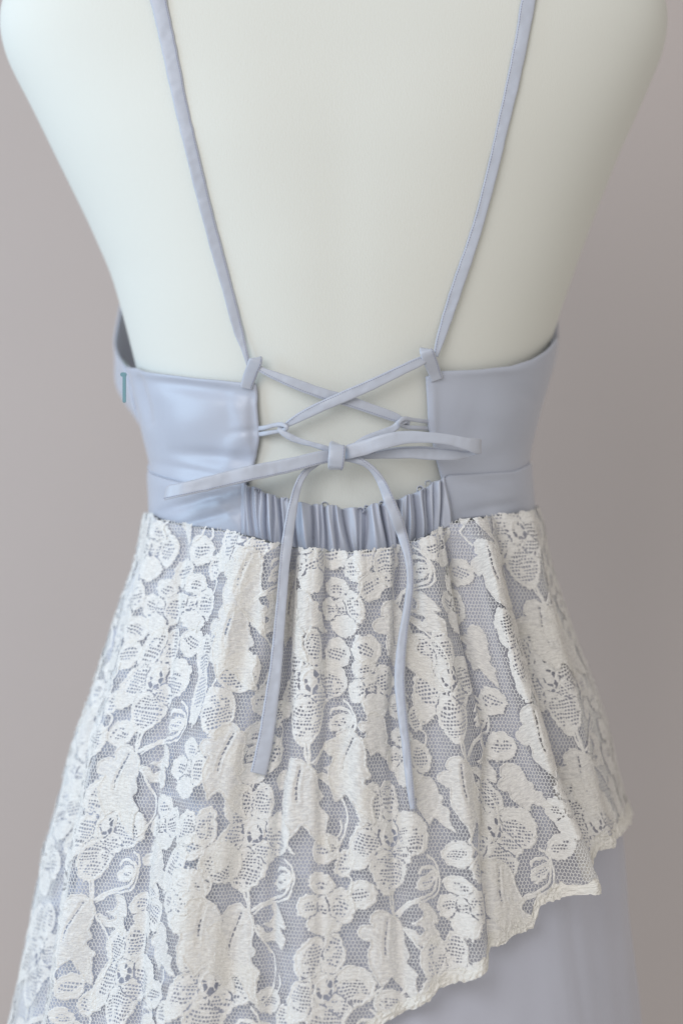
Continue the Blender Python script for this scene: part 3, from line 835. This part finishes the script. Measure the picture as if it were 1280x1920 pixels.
# the big folds lie double, so more of the pattern shows on them
for k, (qx, qy, rt, kd) in enumerate([(470, 1100, .1, 0), (425, 1270, -.2, 1), (440, 1430, .1, 0), (395, 1760, 0, 0), (900, 1080, -.3, 0), (950, 1215, -.3, 1), (985, 1390, -.3, 0), (945, 1690, 0, 0), (1045, 1200, -.3, 0), (385, 1610, .1, 1), (545, 1150, 0, 0), (655, 1440, .2, 0)]):
    q_th, q_z = [float(v) for v in skirt.inv(float(qx), float(qy))]
    sd = 500 + k * 11; b = .0009 + .0001 * (k % 3)
    if kd: lay("lace_flower", 0, lambda X, Y: petals_field(X, Y, FLOWER[:5], sd, None), (-95, 98, -105, 125), q_th, q_z, 1.15, b, rot=rt)
    else: lay("lace_leaf", 0, lambda X, Y: leaf_field(X, Y, [(x, y - 210) for x, y in L1], [(x, y - 210) for x, y in V1], sd), (-75, 78, -86, 98), q_th, q_z, 1.15, b, rot=rt)
# the folded, fuzzy hem
def hem_piece(t0, t1):
    n = int((t1 - t0) * RHO / 1.3); th = np.linspace(t0, t1, n)
    d = np.arange(-9, 38, 1.3)
    X, Y = np.meshgrid(th * RHO, d, indexing='ij')
    f = np.minimum(Y + 3.0 * vnoise(X / 22, 0 * Y, 3) + 2.0 * vnoise(X / 6, Y / 6, 4) + 1.2 * vnoise(X / 2.6, Y / 2.6, 5),
                   24 + 7 * vnoise(X / 14, 0 * Y, 7) + 3 * vnoise(X / 5, Y / 5, 8) - Y)
    H = 1.0 + .8 * np.exp(-((Y - 5) / 7) ** 2) + .9 * vnoise(X / 4, Y / 4.5, 9) + .35 * vnoise(X / 1.9, Y / 2.2, 10)
    f[0] = f[-1] = -1; f[:, 0] = f[:, -1] = -1
    r = msquares(f, H, th, d)
    V, Fc = r
    tt_, dd = V[:, 0], V[:, 1]
    hs = np.interp(tt_, hth, hz)
    z = hs + dd * S
    P = skirt.pos(tt_, z, fold(tt_, z) + .0003 + V[:, 2] * .001)
    part("lace_hem", P, Fc, M_HEM, parent=lace, uv=np.stack([tt_ * RHO, dd], -1))
    TT, DD = np.meshgrid(th, d, indexing='ij'); m = f > .5
    iu, iv, ok = cover_idx(TT[m], (np.interp(TT, hth, hz) + DD * S)[m]); cover[iu[ok], iv[ok]] = True
hem_piece(-1.2, 1.9)

# small blossoms and buds wherever a wide bare patch of net is left
rs = np.random.RandomState(12)
def centred(pet): 
    mx = sum(p[0] for p in pet) / len(pet); my = sum(p[1] for p in pet) / len(pet)
    return [(p[0] - mx, p[1] - my) + tuple(p[2:]) for p in pet]
SF0 = centred(SFL); BD0 = centred(BUD1)
LEAF0 = [(x * .62, (y - 210) * .62) for x, y in L1]
for half, kind, keepp in ((37, 'blossom', .95), (28, 'leaf', .8), (19, 'bud', .6)):
    cs = np.zeros((UU + 1, VV + 1)); cs[1:, 1:] = np.cumsum(np.cumsum(cover, 0), 1)
    cand = [(a, b) for a in range(40, UU - 40, 5) for b in range(40, VV - 40, 5)]
    rs.shuffle(cand)
    for a, b in cand:
        th = a * CU / RHO - 1.95; z = zTop + 60 * S - b * CV * S
        if abs(th) > 1.72 or z < np.interp(th, hth, hz) + 22 * S or z > np.interp(th, tth_, tz_) - 12 * S: continue
        k_ = int(half / CU)
        if cover[a - k_:a + k_ + 1, b - k_:b + k_ + 1].mean() > .04: continue
        if rs.rand() > keepp: cover[a - 2:a + 3, b - 2:b + 3] |= False; continue
        sd = 900 + a * 3 + b; rt = rs.uniform(-.5, .5)
        if kind == 'blossom': lay("lace_blossom", 0, lambda X, Y: petals_field(X, Y, SF0, sd), (-58, 58, -60, 60), th, z, 1.2, .0003, rot=rt)
        elif kind == 'leaf': lay("lace_leaf", 0, lambda X, Y: leaf_field(X, Y, LEAF0, None, sd), (-52, 52, -58, 62), th, z, 1.2, .0003, rot=rt)
        else: lay("lace_bud", 0, lambda X, Y: petals_field(X, Y, BD0, sd), (-36, 36, -34, 34), th, z, 1.2, .0002, rot=rt)

# dilate the cover by one cell so no thread crosses the ladder holes
cv2 = cover.copy(); cover = cv2
# hexagonal net
hw, hh_ = 7.0, 8.8
us_ = np.arange(-1500, 1500, hw); vs_ = np.arange(-60, 1180, hh_ * .75)
rows = []
Pn = []; En = []
def npt(i, j, corner):
    return None
I, J = np.meshgrid(np.arange(len(us_)), np.arange(len(vs_)), indexing='ij')
cxn = us_[I] + (J % 2) * hw / 2; cyn = vs_[J]
corners = [(0, -hh_ / 2), (hw / 2, -hh_ / 4), (hw / 2, hh_ / 4), (0, hh_ / 2)]
segs = []
for (a, b) in ((0, 1), (1, 2), (2, 3)):
    x0 = cxn + corners[a][0]; y0 = cyn + corners[a][1]; x1 = cxn + corners[b][0]; y1 = cyn + corners[b][1]
    segs.append(np.stack([x0, y0, x1, y1], -1).reshape(-1, 4))
sg = np.vstack(segs)
def jit(x, y):
    return x + .8 * vnoise(x / 5 + .37, y / 5, 1) + 2.0 * vnoise(x / 60, y / 60, 5), y + .8 * vnoise(x / 5, y / 5 + .37, 2)
x0, y0 = jit(sg[:, 0], sg[:, 1]); x1, y1 = jit(sg[:, 2], sg[:, 3])
mu, mv = (x0 + x1) / 2, (y0 + y1) / 2
z_m = zTop - mv * S; th_m = s2th(mu * S, z_m)
iu, iv, ok = cover_idx(th_m, z_m)
iu = np.clip(iu, 0, UU - 1); iv = np.clip(iv, 0, VV - 1)
keep = (np.abs(th_m) < 1.9) & ~cover[iu, iv] & (z_m > np.interp(th_m, hth, hz) + 3 * S) & (z_m < np.interp(th_m, tth_, tz_) + 3 * S)
x0, y0, x1, y1 = x0[keep], y0[keep], x1[keep], y1[keep]
dx, dy = x1 - x0, y1 - y0; l = np.hypot(dx, dy); nx, ny = -dy / l, dx / l
w = .66 + .12 * vnoise(x0 / 3, y0 / 3, 8)
def put(x, y, off):
    z = zTop - y * S; th = s2th(x * S, z)
    # keep thread width constant on screen whatever the local scale
    return skirt.pos(th, z, fold(th, z) + off)
ex, ey = dx / l * .4, dy / l * .4
q = [put(x0 - ex + nx * w, y0 - ey + ny * w, .0002), put(x0 - ex, y0 - ey, .0006), put(x0 - ex - nx * w, y0 - ey - ny * w, .0002),
     put(x1 + ex + nx * w, y1 + ey + ny * w, .0002), put(x1 + ex, y1 + ey, .0006), put(x1 + ex - nx * w, y1 + ey - ny * w, .0002)]
n = len(x0); V = np.stack(q, 1).reshape(-1, 3); b = np.arange(n) * 6
F = np.vstack([np.stack([b, b + 3, b + 4, b + 1], -1), np.stack([b + 1, b + 4, b + 5, b + 2], -1)])
net = part("lace_net", V, F, M_NET, parent=lace); net["kind"] = "stuff"

# ------------------------------------------------------------------ ribbons
ALL = [body_tree] + trees_dress
SK = ALL + [lace_tree]
def catmull(P, n):
    P = np.array(P, float); m = len(P)
    d = np.concatenate([[0], np.cumsum(np.maximum(np.hypot(*(np.diff(P[:, :2], axis=0).T)), 3.0))])
    t = np.linspace(0, d[-1], n)
    # cubic hermite, monotone spacing
    T = np.zeros_like(P)
    for i in range(m):
        a, b = max(i - 1, 0), min(i + 1, m - 1)
        T[i] = (P[b] - P[a]) / (d[b] - d[a])
    k = np.clip(np.searchsorted(d, t, side='right') - 1, 0, m - 2)
    h = (d[k + 1] - d[k]); s = ((t - d[k]) / h)[:, None]; h = h[:, None]
    return ((2 * s ** 3 - 3 * s ** 2 + 1) * P[k] + (s ** 3 - 2 * s ** 2 + s) * h * T[k] +
            (-2 * s ** 3 + 3 * s ** 2) * P[k + 1] + (s ** 3 - s ** 2) * h * T[k + 1])

def ribbon(name, pts, targets, label=None, parent=None, thick=.0011, n=140, side_ref=None, stitch=0, seed=1, smooth_y=7, sharp=False, follow=False, absy=False, pucker=1.0, roll=None):
    """pts rows: px, py, width px, lift mm above what lies below (or absolute y mm if absy), roll degrees"""
    rows = []
    for p in pts:
        px, py, w, lift = p[:4]; rl = p[4] if len(p) > 4 else 0
        if absy: y = lift * .001
        else: y = cast(px, py, targets).y - lift * .001
        rows.append((px, py, w, y, rl))
    A = catmull(rows, n)
    if follow:   # take the depth from the surface all along
        li = catmull([(p[0], p[1], p[2], p[3], 0) for p in pts], n)[:, 3]
        ys = np.array([cast(a[0], a[1], targets).y for a in A]) - li * .001
        # run in front of the ridges: local minimum then smooth
        r = smooth_y
        ymin = np.array([ys[max(0, i - r):i + r + 1].min() for i in range(n)])
        k = np.hanning(2 * r + 3); k /= k.sum()
        ys = np.convolve(np.pad(ymin, r + 1, mode='edge'), k, 'valid')
        A[:, 3] = ys
    sc = S * (D + A[:, 3]) / D
    P = np.stack([(A[:, 0] - 640) * sc, A[:, 3], (960 - A[:, 1]) * sc], -1)
    T = np.gradient(P, axis=0); T /= np.linalg.norm(T, axis=1, keepdims=True)
    if side_ref is None:
        Nn = np.array([0, -1., 0])[None] - T * (T @ np.array([0, -1., 0]))[:, None]
        Nn /= np.linalg.norm(Nn, axis=1, keepdims=True)
        Sd = np.cross(T, Nn)
    else:
        sr = np.array(side_ref, float)
        Sd = sr[None] - T * (T @ sr)[:, None]; Sd /= np.linalg.norm(Sd, axis=1, keepdims=True)
        Nn = np.cross(Sd, T)
    ra = np.radians(A[:, 4])[:, None]
    Sd, Nn = Sd * np.cos(ra) + Nn * np.sin(ra), Nn * np.cos(ra) - Sd * np.sin(ra)
    L = np.concatenate([[0], np.cumsum(np.linalg.norm(np.diff(P, axis=0), axis=1))]) / S
    hw_ = A[:, 2] * S / 2 * (1 + .035 * vnoise(L / 14, 0 * L, seed))
    # section: soft flattened tube, a raised fold edge each side
    xs = np.array([-1, -.93, -.7, -.35, 0, .35, .7, .93, 1, .93, .5, 0, -.5, -.93])
    hs = np.array([0, .62, .92, .97, 1, .97, .92, .62, 0, -.4, -.5, -.5, -.5, -.4])
    m = len(xs)
    bulge = 1 + .12 * vnoise(L / 22, 0 * L, seed + 3)[:, None]
    Hh = hs[None] * thick * bulge * .6
    puck = (.00016 * pucker * vnoise(L[:, None] / 9, xs[None] * 1.3, seed + 5) + .00022 * pucker * vnoise(L[:, None] / 30, xs[None] * .8, seed + 6))
    G_ = P[:, None] + Sd[:, None] * (hw_[:, None] * xs[None])[..., None] + Nn[:, None] * (Hh + puck)[..., None]
    V = G_.reshape(-1, 3)
    F = []
    for i in range(n - 1):
        for j in range(m): F.append((i * m + j, i * m + (j + 1) % m, (i + 1) * m + (j + 1) % m, (i + 1) * m + j))
    F.append(tuple(range(m))[::-1]); F.append(tuple((n - 1) * m + j for j in range(m)))
    o = part(name, V, F, M_RIB, parent=parent)
    bpy_me = o.data
    if label: o["label"] = label
    if stitch:
        sv = []; sf = []
        pos = 3.0
        while pos < L[-1] - 3:
            i0 = np.interp([pos, pos + 2.8], L, np.arange(n))
            q = []
            for ii in i0:
                k = int(ii); k2 = min(k + 1, n - 1); fr = ii - k
                g = lambda Ar: Ar[k] * (1 - fr) + Ar[k2] * fr
                wid = float(g(hw_)); xx = stitch * max(.25, 1 - 3.4 * S / max(wid, 1e-5))
                hgt = thick * .6 * .88 + .00016 * pucker * float(vnoise(g(L) / 9, xx * 1.3, seed + 5)) + .00022 * pucker * float(vnoise(g(L) / 30, xx * .8, seed + 6))
                q.append((g(P) + g(Sd) * wid * xx + g(Nn) * (hgt + .00022), g(Sd), g(Nn)))
            a = len(sv)
            for (c0, s0, n0) in q:
                sv += [c0 + s0 * .00021, c0 + n0 * .00018, c0 - s0 * .00021, c0 - n0 * .0004]
            sf += [(a, a + 1, a + 5, a + 4), (a + 1, a + 2, a + 6, a + 5), (a + 2, a + 3, a + 7, a + 6), (a + 3, a, a + 4, a + 7), (a, a + 3, a + 2, a + 1), (a + 4, a + 5, a + 6, a + 7)]
            pos += 4.9
        if sv:
            s_ = part("stitching", sv, sf, M_STITCH, parent=o, smooth=False); s_["kind"] = "stuff"
    return o, BVHTree.FromPolygons([tuple(v) for v in V], F)

# shoulder straps
r1, t1 = ribbon("shoulder_strap", [(262, -150, 32, 1.5), (280, -70, 32, 1.3), (297, 0, 31, 1.2), (317, 90, 29, 1.2), (336, 182, 27, 1.2), (357, 272, 25, 1.2), (379, 364, 24, 1.2), (403, 456, 23, 1.2), (428, 547, 21, 1.4), (447, 620, 19, 2), (458, 655, 12, 4), (466, 684, 9, 5)],
   [body_tree], "left shoulder strap", n=260, follow=True, stitch=-1, seed=3)
r2, t2 = ribbon("shoulder_strap", [(1012, -150, 30, 1.5), (1000, -60, 29, 1.3), (990, 0, 28, 1.2), (976, 80, 26, 1.2), (959, 162, 25, 1.2), (942, 235, 23, 1.2), (926, 305, 22, 1.2), (900, 406, 21, 1.2), (880, 470, 22, 1.2), (860, 528, 23, 1.3), (838, 595, 21, 2), (824, 640, 16, 4), (816, 668, 11, 5)],
   [body_tree], "right shoulder strap", n=260, follow=True, stitch=1, seed=8)
# criss-cross lacing
rA, tA = ribbon("crossing_lace", [(474, 682, 9, 9), (492, 694, 12, 9), (520, 706, 17, 9), (560, 722, 20, 9), (605, 738, 21, 9), (650, 751, 21, 9), (700, 768, 20, 9), (742, 783, 17, 9), (757, 790, 11, 9), (764, 795, 8, 7)],
   [body_tree], "lace running down from the left loop, behind", n=90, stitch=1, seed=11)
rB, tB = ribbon("crossing_lace", [(806, 668, 9, 10), (790, 676, 17, 11), (760, 690, 19, 11.5), (700, 719, 21, 12), (650, 741, 22, 12.5), (600, 763, 20, 12), (560, 783, 17, 11), (538, 796, 11, 10), (528, 803, 9, 8)],
   [body_tree], "lace running down from the right loop, in front", n=90, stitch=1, seed=12)
rC, tC = ribbon("knot_lace", [(526, 795, 7, 8), (526, 806, 11, 10.5), (540, 817, 13, 11), (560, 826, 12, 11), (585, 833, 10, 11.5), (605, 839, 11, 12), (625, 846, 12, 12)],
   [body_tree], n=60, seed=13)
rD, tD = ribbon("knot_lace", [(762, 800, 8, 7), (764, 789, 10, 10), (750, 792, 13, 11), (738, 803, 14, 11), (710, 814, 14, 11), (685, 824, 14, 11.5), (660, 840, 13, 12), (640, 850, 12, 12)],
   [body_tree], n=60, seed=14)
for nm, pts, sd in [("button_loop", [(478, 804, 8, 0), (486, 803, 9, 3.5), (495, 802, 9, 7), (515, 797, 9, 9), (530, 796, 9, 11), (538, 802, 8, 12), (528, 807, 8, 9), (500, 812, 9, 7), (487, 814, 9, 3.5), (478, 815, 8, 0)], 15),
                    ("button_loop", [(808, 791, 7, 0), (799, 790, 8, 3.5), (790, 789, 8, 7), (775, 787, 7.5, 9), (757, 785, 9, 11.5), (748, 793, 9, 12), (760, 800, 8, 9), (785, 802, 8, 7), (798, 803, 8, 3.5), (808, 804, 7, 0)], 16)]:
    ribbon(nm, pts, [body_tree], "small rouleau loop at the %s wing's edge" % ("left" if sd == 15 else "right"), n=70, seed=sd, thick=.0020, pucker=.4)
# the fabric tabs that hold the straps
def tab(name, path, label, seed):
    o, t = ribbon(name, path, [body_tree], label, n=46, thick=.0014, seed=seed, stitch=1, pucker=.5)
    return t
tt1 = tab("strap_loop", [(462, 728, 23, 6.4), (464, 718, 24, 7.0), (469, 703, 25, 8.4), (474, 690, 26, 10), (478, 680, 26, 10.8), (480, 674, 25, 10.2), (480, 672, 25, 8)], "left strap loop of folded satin", 21)
tt2 = tab("strap_loop", [(819, 712, 24, 6.4), (815, 700, 25, 7.4), (810, 686, 26, 9.4), (804, 671, 27, 11.6), (801, 663, 27, 12.4), (799, 657, 26, 11.6), (799, 655, 26, 9)], "right strap loop of folded satin", 22)

# bow
bow = bpy.data.objects.new("bow", None); C.objects.link(bow); bow.parent = dress
bow["label"] = "satin bow tied at the small of the back"
BT = [body_tree]
y0 = lambda px, py: cast(px, py, ALL).y * 1000
lk, _ = ribbon("bow_loop", [(640, 856, 16, 9), (622, 856, 22, 6), (600, 858, 25, 4), (560, 868, 27, 3), (510, 879, 28, 3), (465, 888, 29, 2.5), (420, 899, 28, 4.5), (380, 909, 27, 5), (340, 918, 26, 7), (316, 923, 27, 12), (311, 925, 27, 16), (317, 923, 24, 21), (350, 914, 22, 20), (400, 902, 24, 15), (465, 889, 24, 12), (560, 868, 22, 12), (620, 858, 16, 14)],
   BT, "long left bow loop", parent=bow, n=240, side_ref=(.2, 0, 1), stitch=-1, absy=True, seed=31)
rk, _ = ribbon("bow_loop", [(630, 856, 18, 7), (650, 848, 26, 4), (680, 840, 28, 2), (715, 829, 27, 0), (758, 820, 25, 0), (800, 820, 21, 0), (840, 824, 20, 1), (875, 832, 23, 3), (892, 836, 29, 6), (901, 838, 28, 10), (893, 845, 15, 14), (875, 851, 15, 15), (850, 852, 22, 13), (810, 850, 25, 12), (770, 848, 23, 11), (730, 850, 20, 12), (690, 854, 13, 12), (650, 856, 12, 12)],
   BT, "long right bow loop, open and pale inside", parent=bow, n=240, side_ref=(.05, 0, 1), stitch=1, absy=True, seed=33)
# tails
ta, _ = ribbon("bow_tail", [(640, 858, 14, 15), (622, 856, 15, 15), (606, 862, 12, 17, 30), (590, 872, 12, 18, 35), (574, 884, 13, 18, 20), (562, 902, 14, 17, 0), (553, 930, 16, 16), (546, 965, 19, 14), (539, 1010, 21, 7), (533, 1060, 20, 5), (529, 1110, 20, 4), (523, 1180, 21, 4), (517, 1250, 23, 4), (509, 1310, 26, 4), (499, 1380, 29, 4), (490, 1425, 30, 4), (484, 1451, 30, 4)],
   SK, "left hanging tail of the bow, flat side out", parent=bow, n=260, follow=True, stitch=1, seed=41, smooth_y=8)
tb, _ = ribbon("bow_tail", [(632, 860, 12, 15), (648, 858, 15, 16), (668, 862, 15, 17), (686, 870, 13, 18, -25), (704, 886, 14, 19, -30), (718, 910, 18, 18, -10), (730, 940, 21, 15), (744, 975, 22, 10), (756, 1010, 19, 6), (765, 1045, 15, 5), (769, 1085, 14, 5), (765, 1130, 15, 5), (757, 1180, 16, 5), (751, 1230, 19, 4), (749, 1280, 20, 4), (753, 1330, 18, 4), (760, 1390, 16, 4), (766, 1450, 15, 4), (771, 1495, 13, 4), (774, 1518, 10, 4)],
   SK, "right hanging tail of the bow, rolled narrow", parent=bow, n=260, follow=True, stitch=-1, seed=43, smooth_y=8, thick=.0024)
kn, _ = ribbon("bow_knot", [(633, 833, 27, 8), (632, 835, 31, 1), (632, 842, 32, -2), (631, 856, 32, -3), (630, 868, 31, -2), (629, 877, 30, 1), (629, 879, 27, 8)],
   BT, "knot wrap of the bow", parent=bow, n=40, absy=True, stitch=-1, seed=45, pucker=.5, thick=.0014)

# ------------------------------------------------------------------ side zip puller
def box_prof(cx, cy, w, h, y, t, nm, parent, seg=10):
    # rounded plate facing the camera
    a = []
    r = min(w, h) * .45
    for qx, qy, s0 in ((1, 1, 0), (-1, 1, 90), (-1, -1, 180), (1, -1, 270)):
        for k in range(seg // 2 + 1):
            an = math.radians(s0 + 90 * k / (seg // 2))
            a.append((cx + qx * (w / 2 - r) + r * math.cos(an), cy + qy * (h / 2 - r) + r * math.sin(an)))
    n = len(a); V = []; k_ = S * (D + y) / D
    for (ins, yy) in ((0, t / 2), (0, -t / 2 + t * .2), (.9, -t / 2)):
        for (x, z) in a:
            x2 = cx + (x - cx) * (1 - ins * 2 / w * .5); z2 = cy + (z - cy) * (1 - ins * 2 / h * .5)
            V.append(((x2 - 640) * k_, y + yy, (960 - z2) * k_))
    F = []
    for q in range(2):
        for i in range(n): F.append((q * n + i, q * n + (i + 1) % n, (q + 1) * n + (i + 1) % n, (q + 1) * n + i))
    F.append(tuple(range(2 * n, 3 * n))); F.append(tuple(range(n))[::-1])
    return part(nm, V, F, M_ZIP, parent=parent, smooth=False)
ys_ = min(cast(x_, y_, ALL).y for x_ in (231, 234, 236) for y_ in (700, 715, 730, 745, 752)) + .010
zp = box_prof(233, 729, 6.5, 52, ys_ - .014, .0015, "zip_puller", None)
zp["label"] = "slim teal zip puller at the left side seam"
box_prof(231.5, 702, 12, 8, ys_ - .0130, .003, "zip_slider", zp)

print("TRIS", sum(len(o.data.polygons) for o in bpy.data.objects if o.type == 'MESH'), "objs", len(bpy.data.objects))
